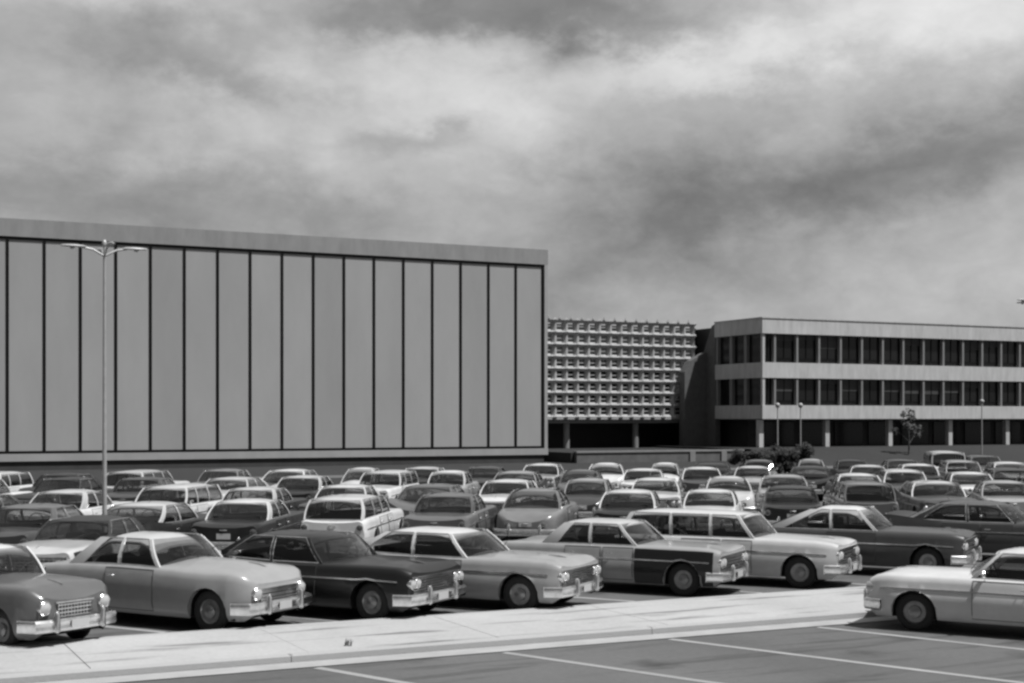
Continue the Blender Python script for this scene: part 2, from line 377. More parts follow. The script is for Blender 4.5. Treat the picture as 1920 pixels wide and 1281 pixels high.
# ------------------------------------------------------------------ cars
def interp(pts, x):
    if x <= pts[0][0]: return pts[0][1]
    for (a, va), (c, vc) in zip(pts, pts[1:]):
        if x <= c: return va + (vc - va) * (x - a) / (c - a)
    return pts[-1][1]
def smo(pts, x, r=.14):
    return sum(interp(pts, x + r * k / 4) for k in range(-4, 5)) / 9
TYPES = {
 # bulbous coupe of the early fifties
 'rounded coupe': dict(L=4.95, W=1.84, axf=1.48, axr=-1.42, rad=.34, arch=.40,
   belt=[(-2.48, .80), (-2.2, .90), (-1.2, .97), (-.2, .99), (.8, .98), (1.5, .95), (2.2, .96), (2.36, .93), (2.48, .84)],
   crown=[(-2.48, .72), (-2.2, .90), (-1.3, 1.07), (.6, 1.11), (1.6, 1.09), (2.15, 1.03), (2.36, .95), (2.48, .82)],
   hw=[(-2.48, .66), (-2.25, .82), (-1.6, .90), (0, .92), (1.6, .92), (2.2, .88), (2.48, .74)],
   wb=.66, wt=.30, rt=-.84, rb=-1.40, zr=1.50, tumble=.15, wbul=.20, rbul=.26, cp=.22, pill=[-.25], doors=[(-.50, .60)], lamps=1, crease=.0, fin=0, round=.10, spear=0),
 # long low finned sedan of about 1959
 'finned sedan': dict(L=5.35, W=1.98, axf=1.62, axr=-1.42, rad=.34, arch=.40,
   belt=[(-2.68, .92), (-2.3, 1.02), (-1.2, .95), (0, .93), (1, .94), (2.1, .95), (2.5, .94), (2.68, .90)],
   crown=[(-2.68, .72), (-2.4, .84), (-1.5, .95), (.7, 1.01), (2.0, .99), (2.5, .94), (2.68, .84)],
   hw=[(-2.68, .92), (-2.4, .97), (0, .99), (2.2, .98), (2.68, .93)],
   wb=.84, wt=.42, rt=-.96, rb=-1.62, zr=1.44, tumble=.17, wbul=.26, rbul=.28, cp=.12, pill=[-.30], doors=[(.02, .78), (-.90, .0)], lamps=2, crease=.03, fin=1, round=.05, spear=.68),
 'square sedan': dict(L=5.0, W=1.88, axf=1.50, axr=-1.38, rad=.335, arch=.39,
   belt=[(-2.5, .90), (-2.3, .94), (-1.2, .95), (.8, .96), (2.3, .95), (2.5, .92)],
   crown=[(-2.5, .84), (-2.3, .93), (-1.4, .99), (.7, 1.02), (2.2, .98), (2.5, .88)],
   hw=[(-2.5, .88), (-2.25, .92), (0, .94), (2.2, .93), (2.5, .89)],
   wb=.74, wt=.30, rt=-.94, rb=-1.40, zr=1.46, tumble=.15, wbul=.14, rbul=.14, cp=.22, pill=[-.30], doors=[(.0, .70), (-.86, -.02)], lamps=2, crease=.025, fin=0, round=.03, spear=.64),
 'compact sedan': dict(L=4.62, W=1.78, axf=1.42, axr=-1.30, rad=.32, arch=.385,
   belt=[(-2.31, .86), (-2.1, .90), (-1.2, .92), (.8, .93), (2.0, .92), (2.2, .90), (2.31, .84)],
   crown=[(-2.31, .80), (-2.1, .90), (-1.3, .97), (.7, 1.0), (1.9, .98), (2.2, .92), (2.31, .82)],
   hw=[(-2.31, .80), (-2.1, .86), (0, .89), (1.9, .88), (2.31, .80)],
   wb=.66, wt=.26, rt=-.84, rb=-1.32, zr=1.43, tumble=.14, wbul=.14, rbul=.16, cp=.22, pill=[-.35], doors=[(-.34, .64)], lamps=1, crease=.022, fin=0, round=.05, spear=.68),
 'small round sedan': dict(L=4.40, W=1.66, axf=1.34, axr=-1.30, rad=.32, arch=.385,
   belt=[(-2.2, .78), (-1.9, .90), (-1, .96), (.7, .97), (1.6, .97), (2.0, .97), (2.12, .94), (2.2, .86)],
   crown=[(-2.2, .72), (-1.9, .92), (-1.1, 1.03), (.6, 1.06), (1.5, 1.03), (1.95, .97), (2.2, .80)],
   hw=[(-2.2, .60), (-1.95, .74), (-1.3, .81), (0, .83), (1.4, .83), (1.95, .80), (2.2, .70)],
   wb=.60, wt=.30, rt=-.86, rb=-1.26, zr=1.50, tumble=.13, wbul=.12, rbul=.14, cp=.20, pill=[-.25], doors=[(.0, .58), (-.80, -.02)], lamps=1, crease=0, fin=0, round=.08, spear=0),
 'station wagon': dict(L=4.85, W=1.84, axf=1.48, axr=-1.34, rad=.33, arch=.39,
   belt=[(-2.42, .92), (-2.2, .96), (0, .97), (.9, .97), (2.1, .95), (2.42, .92)],
   crown=[(-2.42, .88), (-2.2, .97), (.7, 1.03), (2.1, .98), (2.42, .88)],
   hw=[(-2.42, .85), (-2.2, .90), (0, .92), (2.1, .91), (2.42, .86)],
   wb=.72, wt=.34, rt=-2.06, rb=-2.34, zr=1.52, tumble=.13, wbul=.14, rbul=.03, cp=.10, pill=[-.22, -1.10], doors=[(.04, .70), (-.86, .02)], lamps=2, crease=.022, fin=0, round=.03, spear=.66),
 'beetle shaped car': dict(L=4.07, W=1.54, axf=1.22, axr=-1.18, rad=.33, arch=.385,
   belt=[(-2.03, .50), (-1.7, .74), (-1, .86), (0, .88), (.8, .86), (1.5, .78), (2.03, .48)],
   crown=[(-2.03, .46), (-1.7, .82), (-1.2, 1.02), (.4, 1.0), (1.1, .95), (1.6, .78), (2.03, .44)],
   hw=[(-2.03, .48), (-1.75, .66), (-1.1, .76), (0, .77), (1.1, .76), (1.7, .66), (2.03, .50)],
   wb=.58, wt=.34, rt=-.46, rb=-1.14, zr=1.50, tumble=.17, wbul=.07, rbul=.16, cp=.30, pill=[-.22], doors=[(-.34, .56)], lamps=1, crease=0, fin=0, round=.12, spear=0),
 'tall panel van': dict(L=4.9, W=1.90, axf=1.50, axr=-1.30, rad=.36, arch=.42,
   belt=[(-2.45, 1.05), (-2.2, 1.12), (0, 1.14), (1.2, 1.12), (2.2, 1.08), (2.45, 1.0)],
   crown=[(-2.45, 1.0), (-2.2, 1.12), (1.1, 1.18), (2.1, 1.12), (2.45, .98)],
   hw=[(-2.45, .86), (-2.2, .91), (0, .94), (2.1, .91), (2.45, .84)],
   wb=1.30, wt=1.0, rt=-2.22, rb=-2.36, zr=1.86, tumble=.10, wbul=.12, rbul=.03, cp=.10, pill=[.25, -.75], doors=[(.35, 1.15)], lamps=1, crease=.0, fin=0, round=.05, spear=0),
}
TYPES['long hardtop'] = dict(TYPES['square sedan'], L=5.2, wb=.74, rt=-.80, rb=-1.80, rbul=.20, cp=.24, zr=1.48, rround=.15, pill=[-.30], doors=[(-.40, .74)], crown=[(-2.6, .80), (-2.3, .91), (-1.6, .98), (.7, 1.02), (2.2, .98), (2.6, .86)], belt=[(-2.6, .86), (-2.3, .94), (-1.2, .96), (.8, .96), (2.4, .95), (2.6, .92)], hw=[(-2.6, .86), (-2.25, .92), (0, .95), (2.3, .93), (2.6, .88)])
TYPES['long hardtop']['side'] = .13; TYPES['rounded coupe'].update(side=.12, rround=.16, tumble=.20, wbul=.24, rbul=.30); TYPES['small round sedan']['rround'] = .11; TYPES['finned sedan']['rround'] = .09; TYPES['beetle shaped car']['rround'] = .18
for P in TYPES.values():
    P['zr'] -= .03
    P['axf'] = P['L'] / 2 - .76; P['arch'] = P['rad'] + .045
TYPES['tall panel van']['axf'] -= .05
for k_ in ('rounded coupe', 'finned sedan', 'small round sedan'): TYPES[k_]['skirt'] = .17
def body_pt(P, x, f, side, off=0.0):
    """point on the side of the body: f = 0 rocker .. 1 belt"""
    w = smo(P['hw'], x); zt = smo(P['belt'], x); zb = .21
    INS = [(0, .09), (.12, .03), (.30, .0), (.55, 0.0), (.62, P['crease']), (.84, P['crease'] + .018), (.95, P['crease'] + .045), (1.0, P['crease'] + .09)]
    ins = interp(INS, f)
    z = zb + (zt - zb) * f
    return Vector((x, side * (w - ins + off), z))
def arch_z(P, x):
    for a in (P['axf'], P['axr']):
        d = abs(x - a)
        if d < P['arch']:
            z = math.sqrt(P['arch'] ** 2 - d * d)
            return P['rad'] + (z * (1 - P.get('skirt', 0) / P['arch']) if a == P['axr'] else z)
    return 0
FS = [0, .12, .30, .45, .58, .64, .84, .95, 1.0]
TS = [.08, .30, .6, 1.0]
def build_car(kind):
    P = TYPES[kind]; Lh = P['L'] / 2
    root = empty(kind.replace(' ', '_'))
    pm = paint('white')
    # ---- body
    xs = set([round(-Lh + P['L'] * k / 40, 4) for k in range(41)])
    for a in (P['axf'], P['axr']):
        for k in range(13):
            xs.add(round(a + P['arch'] * 1.0001 * math.cos(PI * k / 12), 4))
        xs.add(round(a - P['arch'] - .012, 4)); xs.add(round(a + P['arch'] + .012, 4))
    xs = sorted(xs)
    xs = [x for i, x in enumerate(xs) if i == 0 or x - xs[i - 1] > .004]
    rows = []
    for x in xs:
        az_ = arch_z(P, x); row = []
        endf = min(1, (Lh - abs(x)) / .16); e = (1 - math.sqrt(max(0, 1 - (1 - endf) ** 2)))  # corner rounding
        w = smo(P['hw'], x) - P['round'] * e; zt = smo(P['belt'], x) - P['round'] * .8 * e; zc = smo(P['crown'], x) - P['round'] * .8 * e
        zlow = .10 * e
        for f in FS:
            q = body_pt(P, x, f, 1); z = q.z - P['round'] * .8 * e * f + zlow * (1 - f)
            if z < az_: z = az_
            z = min(z, zt)
            row.append((x, q.y - P['round'] * e, z))
        yb = row[-1][1]
        finz = 0
        if P['fin'] and x < -.9: finz = min(1, (-.9 - x) / 1.2) * .06
        for i, t_ in enumerate(TS):
            z = zt + (zc - zt) * math.sin(t_ * PI / 2)
            if i == 0: z += .012
            row.append((x, yb * (1 - t_), z))
        if finz:
            l = row[len(FS) - 1]; row[len(FS) - 1] = (l[0], l[1] + .03, l[2] + finz)
            l = row[len(FS)]; row[len(FS)] = (l[0], l[1], l[2] + finz * .4)
        rows.append(row)
    b = MB(); nr = len(rows[0])
    x0, x1 = P['rb'] + .10, P['wb'] - .10
    for side in (1, -1):
        vs = [(p[0], p[1] * side, p[2]) for r_ in rows for p in r_]; fs = []
        for i in range(len(rows) - 1):
            xm = (xs[i] + xs[i + 1]) / 2
            for j in range(nr - 1):
                if j >= len(FS) and x0 < xm < x1: continue
                q = (i * nr + j, i * nr + j + 1, (i + 1) * nr + j + 1, (i + 1) * nr + j)
                fs.append(q)
        b.add(vs, fs)
    for idx in (0, -1):
        r_ = rows[idx]
        loop = [(p[0], p[1], p[2]) for p in r_] + [(p[0], -p[1], p[2]) for p in r_[::-1][1:]]
        b.add(loop, [tuple(range(len(loop)))])
    o = b.build('body', pm, root, None); recalc(o)
    o.data.polygons.foreach_set('use_smooth', [True] * len(o.data.polygons)); o.data.set_sharp_from_angle(angle=math.radians(38))
    # ---- chassis and floor
    hwm = P['W'] / 2
    b = MB(); b.box((-Lh + .35, -hwm + .30, .20), (Lh - .35, hwm - .30, .46))
    b.box((P['axf'] + P['arch'] + .02, -hwm + .12, .22), (Lh - .25, hwm - .12, .45)); b.box((-Lh + .25, -hwm + .12, .22), (P['axr'] - P['arch'] - .02, hwm - .12, .45))
    b.box((P['axr'] + P['arch'] + .02, -hwm + .08, .24), (P['axf'] - P['arch'] - .02, hwm - .08, .50))
    b.build('chassis', DARK, root)
    # ---- cabin
    zr = P['zr']; tm = P['tumble']
    def base(x, s):  # belt line point on the glass plane
        w = smo(P['hw'], x) - P['crease'] - .115; return Vector((x, s * w, smo(P['belt'], x) + .008))
    wtop = smo(P['hw'], 0) - P['crease'] - .115 - tm
    def top(x, s):
        return Vector((x, s * wtop, zr - .055))
    def edge(xb, xt, s, t_):
        A, B = base(xb, s), top(xt, s); q = A.lerp(B, t_)
        q.y += s * .035 * math.sin(t_ * PI); return q
    rf, rr = P['wt'], P['rt']
    # roof shell with pillars, one pressing
    b = MB(); ny = 9; nx = 12; P1 = []; P2 = []
    for i in range(nx + 1):
        u = i / nx; x = rr - .05 + (rf + .05 - rr + .05) * u
        e = max(0, abs(u - .5) * 2 - .45) / .55
        bul = P['wbul'] * .55 if u > .5 else -P['rbul'] * .55
        r1 = []; r2 = []
        for j in range(ny):
            v = -1 + 2 * j / (ny - 1)
            y = v * (wtop + .03)
            zz = zr - P.get('side', .085) * abs(v) ** 3 - P.get('rround', .05 + P['round'] * .35) * e ** 1.7
            xx = x + bul * (1 - v * v) * e
            r1.append((xx, y, zz)); r2.append((xx, y * .985, zz - .035))
        P1.append(r1); P2.append(r2)
    b.grid(P1); b.grid(P2, flip=True)
    per1 = P1[0] + [r_[-1] for r_ in P1[1:]] + P1[-1][::-1][1:] + [r_[0] for r_ in P1[::-1][1:]]
    per2 = P2[0] + [r_[-1] for r_ in P2[1:]] + P2[-1][::-1][1:] + [r_[0] for r_ in P2[::-1][1:]]
    m_ = len(per1) - 1
    b.add(per1[:-1] + per2[:-1], [(k, (k + 1) % m_, (k + 1) % m_ + m_, k + m_) for k in range(m_)])
    def strip(fa, fb, th=.02):   # ribbon between two edge curves a(t), b(t), given thickness
        for s in (1, -1):
            G = []; H = []
            for k in range(7):
                t_ = k / 6; a = fa(s, t_); c = fb(s, t_)
                G.append([a + Vector((0, s * th, 0)), c + Vector((0, s * th, 0))]); H.append([a - Vector((0, s * th, 0)), c - Vector((0, s * th, 0))])
            b.grid(G); b.grid(H, flip=True)
            b.grid([[g[0], h[0]] for g, h in zip(G, H)]); b.grid([[g[1], h[1]] for g, h in zip(G, H)])
    strip(lambda s, t_: edge(P['wb'] - .07, rf - .06, s, t_), lambda s, t_: edge(P['wb'] + .0, rf + .01, s, t_))
    cp = P['cp']
    strip(lambda s, t_: edge(P['rb'] - .01, rr - .01, s, t_), lambda s, t_: edge(P['rb'] + cp * 1.55, rr + cp, s, t_))
    def pil(px, s, t_, w):
        return edge(px + w, px + w * .8 - .04, s, t_)
    for px in P['pill']:
        strip(lambda s, t_: pil(px, s, t_, -.03), lambda s, t_: pil(px, s, t_, .03), .015)
    roof = b.build('roof', pm, root, None); recalc(roof)
    roof.data.polygons.foreach_set('use_smooth', [True] * len(roof.data.polygons)); roof.data.set_sharp_from_angle(angle=math.radians(35))
    # windscreen and rear window
    def screen(name, xb, xt, bulb, bult):
        b = MB(); G = []
        for k in range(6):
            t_ = k / 5; row = []
            for j in range(11):
                v = -1 + 2 * j / 10
                A = base(xb, 1); zb_ = A.z + .0; 
                crown_z = smo(P['crown'], xb + bulb) + .004
                z0 = zb_ + (max(crown_z, zb_) - zb_) * (1 - v * v)
                yy = (A.y * (1 - t_) + wtop * t_ + .035 * math.sin(t_ * PI)) * v * .985
                xx = (xb * (1 - t_) + xt * t_) + (bulb * (1 - t_) + bult * t_) * (1 - v * v)
                row.append((xx, yy, z0 * (1 - t_) + (zr - .05) * t_))
            G.append(row)
        b.grid(G); o = b.build(name, GLASS, root, 60); return o
    screen('windscreen', P['wb'] - .02, rf + .0, P['wbul'], P['wbul'] * .5)
    screen('rear_window', P['rb'] + .02, rr - .0, -P['rbul'], -P['rbul'] * .5)
    # side windows, one between each pair of pillars
    cuts = [P['wb'] - .07] + list(P['pill']) + [P['rb'] + cp * 1.55]
    ctop = [rf - .06] + [p - .04 for p in P['pill']] + [rr + cp]
    for s in (1, -1):
        for k in range(len(cuts) - 1):
            b = MB(); G = []
            for q in range(5):
                t_ = q / 4
                a = edge(cuts[k] - (.0 if k == 0 else .03), ctop[k] - (.0 if k == 0 else .03), s, t_)
                c = edge(cuts[k + 1] + (.03 if k < len(cuts) - 2 else 0), ctop[k + 1] + (.03 if k < len(cuts) - 2 else 0), s, t_)
                G.append([a, a.lerp(c, .5), c])
            b.grid(G); sw_ = b.build('side_window', GLASS, root, 60)
            b = MB(); out = Vector((0, s * .012, 0))
            loop = [g[0] + out for g in G] + [G[-1][1] + out] + [g[2] + out for g in G[::-1]] + [G[0][1] + out, G[0][0] + out]
            b.tube(loop, .012, 4, cap=False); b.build('window_frame', CHROME, sw_)
    # seats and wheel
    for nm, x in (('front_seat', (P['wb'] + rf) / 2 - .85), ('rear_seat', (P['wb'] + rf) / 2 - 1.75)):
        if x < P['rb'] + .15 and 'wagon' not in kind: x = P['rb'] + .35
        b = MB(); sw = hwm - .30
        b.box((x, -sw, .46), (x + .50, sw, .62)); 
        b.add([(x - .02, -sw, .60), (x + .14, -sw, .60), (x + .14, sw, .60), (x - .02, sw, .60), (x - .16, -sw + .04, 1.06), (x - .06, -sw + .04, 1.06), (x - .06, sw - .04, 1.06), (x - .16, sw - .04, 1.06)],
              [(0, 3, 2, 1), (4, 5, 6, 7), (0, 1, 5, 4), (1, 2, 6, 5), (2, 3, 7, 6), (3, 0, 4, 7)])
        b.build(nm, SEAT, root)
    b = MB(); cx = P['wb'] - .28; pts = [(cx + .05 * math.sin(2 * PI * k / 16), .38 + .19 * math.cos(2 * PI * k / 16), .98 + .18 * math.sin(2 * PI * k / 16)) for k in range(17)]
    b.tube(pts, .012, 6, cap=False); b.tube([(cx, .38, .98), (cx + .35, .38, .80)], .02, 6)
    b.box((P['wb'] - .12, -hwm + .30, .72), (P['wb'] + .02, hwm - .30, .90))
    b.build('dashboard', TRIMD, root)
    # ---- doors with handles
    for (xa, xb) in P['doors']:
        for s in (1, -1):
            b = MB(); G = []
            fl = [.10, .20, .30, .45, .58, .64, .84, .95]
            xx = [xa + .02 + (xb - xa - .04) * k / 8 for k in range(9)]
            for x in xx:
                G.append([body_pt(P, x, f, s, .007) + Vector((0, 0, (arch_z(P, x) - body_pt(P, x, f, s).z + .03) if body_pt(P, x, f, s).z < arch_z(P, x) + .03 else 0)) for f in fl])
            I = [[p - Vector((0, s * .012, 0)) for p in r_] for r_ in G]
            b.grid(G); b.grid([[G[0][j], I[0][j]] for j in range(len(fl))]); b.grid([[G[-1][j], I[-1][j]] for j in range(len(fl))])
            b.grid([[G[i][0], I[i][0]] for i in range(9)]); b.grid([[G[i][-1], I[i][-1]] for i in range(9)])
            d = b.build('door', pm, root, 30); recalc(d); d.data.polygons.foreach_set('use_smooth', [True] * len(d.data.polygons)); d.data.set_sharp_from_angle(angle=math.radians(38))
            hp = body_pt(P, xa + .16, .80, s, .02); b = MB(); b.tube([hp + Vector((-.07, 0, 0)), hp + Vector((-.06, s * .025, 0)), hp + Vector((.06, s * .025, 0)), hp + Vector((.07, 0, 0))], .011, 6)
            b.build('door_handle', CHROME, d)
            rim = [g - Vector((0, s * .004, 0)) for g in ([r_[0] for r_ in G] + G[-1][1:] + [r_[-1] for r_ in G[::-1]][1:] + G[0][::-1][1:])]
            b = MB(); b.tube(rim, .008, 4, cap=False); b.build('door_gap', TRIMD, d)
    # ---- side moulding
    if P['spear']:
        for s in (1, -1):
            for (xa, xb) in ((P['axr'] + P['arch'] + .03, P['axf'] - P['arch'] - .03),) if P['spear'] < .5 else ((-Lh + .2, Lh - .2),):
                b = MB(); G = []
                for k in range(25):
                    x = xa + (xb - xa) * k / 24; f = P['spear']
                    A, B = body_pt(P, x, f, s, .014), body_pt(P, x, f + .035, s, .014)
                    az_ = arch_z(P, x) + .01
                    if A.z < az_: A.z = az_; B.z = az_ + .03
                    G.append([A - Vector((0, s * .02, 0)), A, B, B - Vector((0, s * .02, 0))])
                b.grid(G); b.build('side_moulding', CHROME, root)
    # ---- front end
    fw = smo(P['hw'], Lh) - P['round']; zf = smo(P['belt'], Lh) - P['round'] * .8
    b = MB(); g0, g1 = (.50, zf - .10); gy = fw * ({'rounded coupe': .74, 'small round sedan': .50}.get(kind, .86 if P['lamps'] == 2 else .60))
    if kind == 'beetle shaped car': gy, g0, g1 = .12, .36, .42
    gx = Lh + .004
    b.box((gx - .05, -gy, g0), (gx, gy, g1), 1)
    nb = {'rounded coupe': 3, 'finned sedan': 6, 'small round sedan': 4, 'long hardtop': 4}.get(kind, 5); bt = {'rounded coupe': .024, 'long hardtop': .016}.get(kind, .010)
    for k in range(nb):
        z = g0 + (g1 - g0) * (k + .5) / nb; b.box((gx + .001, -gy + .01, z - bt), (gx + .022, gy - .01, z + bt))
    nv = {'rounded coupe': 1, 'finned sedan': 2, 'square sedan': 15, 'station wagon': 1, 'small round sedan': 11, 'long hardtop': 3}.get(kind, 9)
    for k in range(nv):
        y = -gy + 2 * gy * (k + .5) / nv; b.box((gx + .002, y - .006, g0 + .01), (gx + .012, y + .006, g1 - .01))
    b.box((gx + .001, -gy - .03, g1), (gx + .03, gy + .03, g1 + .025)); b.box((gx + .001, -gy - .03, g0 - .025), (gx + .03, gy + .03, g0))
    b.build('grille', [CHROME, TRIMD], root)
    hz = (g0 + g1) / 2 + .04 if P['lamps'] == 2 else zf - .15
    hr = .072 if P['lamps'] == 2 else .095
    ys = [fw - .10, fw - .27] if P['lamps'] == 2 else [fw - .09]
    if kind == 'beetle shaped car': ys = [fw + .02]; hz = .58
    for y in ys:
        for s in (1, -1):
            b = MB(); ox = Lh - (.06 if P['lamps'] == 2 else .10)
            b.lathe([(0, hr + .012), (.095 if P['lamps'] == 2 else .135, hr + .014), (.105 if P['lamps'] == 2 else .15, hr), (.10 if P['lamps'] == 2 else .145, hr - .008)], (ox, s * y, hz), 18, 0, 'x')
            b.lathe([(.10 if P['lamps'] == 2 else .143, hr - .006), (.112 if P['lamps'] == 2 else .16, hr * .6), (.118 if P['lamps'] == 2 else .168, .001)], (ox, s * y, hz), 18, 1, 'x')
            b.build('headlight', [CHROME, LENS], root, 40)
    zc_ = smo(P['crown'], P['wb'] + .16)
    for s in (1, -1):
        b = MB(); y0 = s * .12; xw = P['wb'] + P['wbul'] * .9
        b.tube([(xw + .02, y0, zc_ + .01), (xw - .09, y0 + s * .22, zc_ + .11), (xw - .13, y0 + s * .40, zc_ + .14)], .008, 5); b.build('wiper', TRIMD, root)
    b = MB(); mx = P['wb'] - .22; mp = body_pt(P, mx, .97, 1)
    b.tube([mp, mp + Vector((0, .05, .08))], .010, 6); b.lathe([(-.02, .05), (.0, .062), (.03, .05), (.05, .001)], (mx, mp.y + .07, mp.z + .11), 12, 0, 'x'); b.build('side_mirror', CHROME, root)
    b = MB(); zo = smo(P['crown'], Lh - .32)
    b.tube([(Lh - .62, 0, smo(P['crown'], Lh - .62) + .004), (Lh - .40, 0, zo + .02), (Lh - .26, 0, smo(P['crown'], Lh - .26) + .012)], [.004, .014, .006], 6); b.build('bonnet_ornament', CHROME, root)
    b = MB(); b.box((Lh + .148, -.16, .36), (Lh + .156, .16, .48)); b.build('front_plate', PLATE, root)
    # ---- bumpers
    for nm, sg in (('front_bumper', 1), ('rear_bumper', -1)):
        b = MB(); bw_ = P['W'] / 2 - .02; path = []
        for k in range(17):
            v = -1 + 2 * k / 16
            xx = Lh + .10 - .10 * abs(v) ** 3 if abs(v) < .93 else Lh + .10 - .10 * .8 - (abs(v) - .93) / .07 * .26
            path.append((sg * xx, (min(abs(v), .955) / .955) * math.copysign(bw_, v)))
        sec = [(-.02, -.10), (.02, -.095), (.045, -.05), (.03, .0), (.045, .05), (.02, .09), (-.02, .095)]
        zb_ = .42; G = []
        for (xx, yy) in path:
            G.append([(xx + sg * a * (1 if abs(yy) < bw_ - .01 else .4), yy + math.copysign(a, yy) * (0 if abs(yy) < bw_ - .01 else 1), zb_ + c) for a, c in sec])
        b.grid(G); b.grid([[g[0], g[-1]] for g in G])
        for s in (1, -1):
            b.lathe([(-.13, .02), (-.11, .05), (.14, .05), (.19, .02)], (sg * (Lh + .14), s * .42, zb_ + .02), 8, 0, 'z')
            b.box((sg * Lh - .16, s * .45 - .03, zb_ - .04), (sg * Lh + .10 * sg if sg > 0 else sg * Lh + .02, s * .45 + .03, zb_ + .03)) if sg > 0 else b.box((-Lh - .09, s * .45 - .03, zb_ - .04), (-Lh + .16, s * .45 + .03, zb_ + .03))
        o = b.build(nm, CHROME, root, None); recalc(o); o.data.polygons.foreach_set('use_smooth', [True] * len(o.data.polygons)); o.data.set_sharp_from_angle(angle=math.radians(40))
    # ---- tail lights and plate
    rw = smo(P['hw'], -Lh) - P['round']; zt = smo(P['belt'], -Lh) - P['round'] * .8
    for s in (1, -1):
        b = MB()
        tl = .07 if kind != 'beetle shaped car' else .05
        b.lathe([(0, tl + .016), (.03, tl + .012), (.035, tl)], (-Lh + .01, s * (rw - .12), zt - .15), 16, 0, 'x', -1)
        b.lathe([(.033, tl), (.05, tl * .6), (.055, .001)], (-Lh + .01, s * (rw - .12), zt - .15), 16, 1, 'x', -1)
        b.build('tail_light', [CHROME, TAIL], root, 40)
    b = MB(); b.box((-Lh - .02, -.17, .56), (-Lh - .002, .17, .70)); b.build('licence_plate', PLATE, root)
    b = MB(); b.tube([(-Lh - .012, -.09, zt - .10), (-Lh - .03, 0, zt - .10), (-Lh - .012, .09, zt - .10)], .014, 6); b.build('boot_handle', CHROME, root)
    # ---- wheels
    R = P['rad']; tw = .15; ty = P['W'] / 2 - .10
    tyre = MB(); tyre.lathe([(-tw + .02, R * .56), (-tw + .005, R * .62), (-tw, R * .82), (-tw + .03, R * .96), (-tw / 2, R), (-.02, R * .985), (0.0, R * .90), (.006, R * .78), (0, R * .64), (-.02, R * .58)], (0, 0, 0), 28)
    tyre.lathe([(-tw + .03, R * .56), (-tw + .03, .001)], (0, 0, 0), 20)
    cap_ = MB(); cap_.lathe([(-.03, R * .60), (-.014, R * .585), (-.03, R * .54), (-.032, R * .34), (-.004, R * .31), (.008, R * .2), (.014, .001)], (0, 0, 0), 24)
    first = None
    for xa in (P['axf'], P['axr']):
        for s in (1, -1):
            if first is None:
                w_ = tyre.build('wheel', TYRE, root, 50); c_ = cap_.build('hubcap', mat('wheel_cap_steel', .30, .3, .8, .2, 9), w_, 40); first = (w_, c_)
            else:
                w_ = first[0].copy(); COL.objects.link(w_); w_.parent = root; c_ = first[1].copy(); COL.objects.link(c_); c_.parent = w_
            w_.location = (xa, s * ty, R); w_.rotation_euler = (0, 0, 0 if s > 0 else PI)
    return root
TEMPL = {}
PAINTED = ('body', 'door', 'roof', 'front_fender', 'bonnet')
def kids(o, src):
    return src[o]
def copy_tree(root):
    r = root.copy(); COL.objects.link(r)
    for ch in list(root.children):
        c = ch.copy(); COL.objects.link(c); c.parent = r
        for g in list(ch.children):
            d = g.copy(); COL.objects.link(d); d.parent = c
    return r
PROTO = {}
CARLIST = []
def car(kind, loc, heading, tone, roof=None, zs=1.0, **kw):
    """heading in degrees clockwise from straight away; the first of a kind is the built one, the rest are copies"""
    if kind not in PROTO:
        PROTO[kind] = build_car(kind); r = PROTO[kind]
    else:
        r = copy_tree(PROTO[kind])
    r.location = (loc[0], loc[1], .005); r.rotation_euler = (0, 0, PI / 2 - math.radians(heading))
    for ch in r.children:
        nm = ch.name.split('.')[0]
        if nm in ('body', 'door', 'roof'):
            ch.material_slots[0].link = 'OBJECT'
            tn = (roof or tone) if nm == 'roof' else tone
            ch.material_slots[0].material = SOFT if tn == 'soft' else paint(tn)
    k_ = 1 + .025 * math.sin(len(CARLIST) * 2.7); r.scale = (k_, 2 - k_ if k_ > 1 else 1, 1 + .02 * math.sin(len(CARLIST) * 1.3))
    CARLIST.append((r, kind, tone, roof, kw))
    return r
def by_nose(kind, nose, heading, *a, **k):
    h = math.radians(heading); Lh = TYPES[kind]['L'] / 2
    return car(kind, (nose[0] - Lh * math.sin(h), nose[1] - Lh * math.cos(h)), heading, *a, **k)

def px_n(px, n):   # a bearing from the photographer's spot, met with the row line n
    k = (px - 960) / FPX; d = n / (NV.y + NV.x * k); return (k * d, d)

GA = 'cars parked in the front row'
def name_car(r, label, group):
    tag(r, label, 'car', group)
# ---- front row, noses to the concrete walk
front = [
 ('small round sedan', (-6.75, 21.6), 124, 'mid grey', 'white', 'small round dark grey sedan with white roof at the left edge of the front row'),
 ('rounded coupe', (-4.02, 23.58), 119, 'light grey', 'cream', 'pale rounded two-door coupe with chrome nose, parked before the tall lamp post'),
 ('finned sedan', (-1.42, 24.76), 119, 'black', None, 'long black finned sedan with chrome bumper between the rounded coupe and a pale sedan'),
 ('finned sedan', (1.02, 26.0), 118, 'light grey', 'white', 'pale grey finned sedan with white roof, right of the black sedan in the front row'),
 ('square sedan', (4.28, 28.27), 117, 'light grey', 'cream', 'pale grey square sedan with a dark unpainted front fender'),
 ('station wagon', (6.74, 29.55), 118, 'cream', 'white', 'pale station wagon in the front row beside the car with the dark fender'),
 ('long hardtop', (9.95, 31.4), 117, 'dark grey', 'white', 'dark grey hardtop sedan with white roof, right of the pale front-row wagon'),
 ('finned sedan', (14.0, 34.2), 117, 'dark grey', None, 'dark finned sedan at the right edge of the front row'),
]
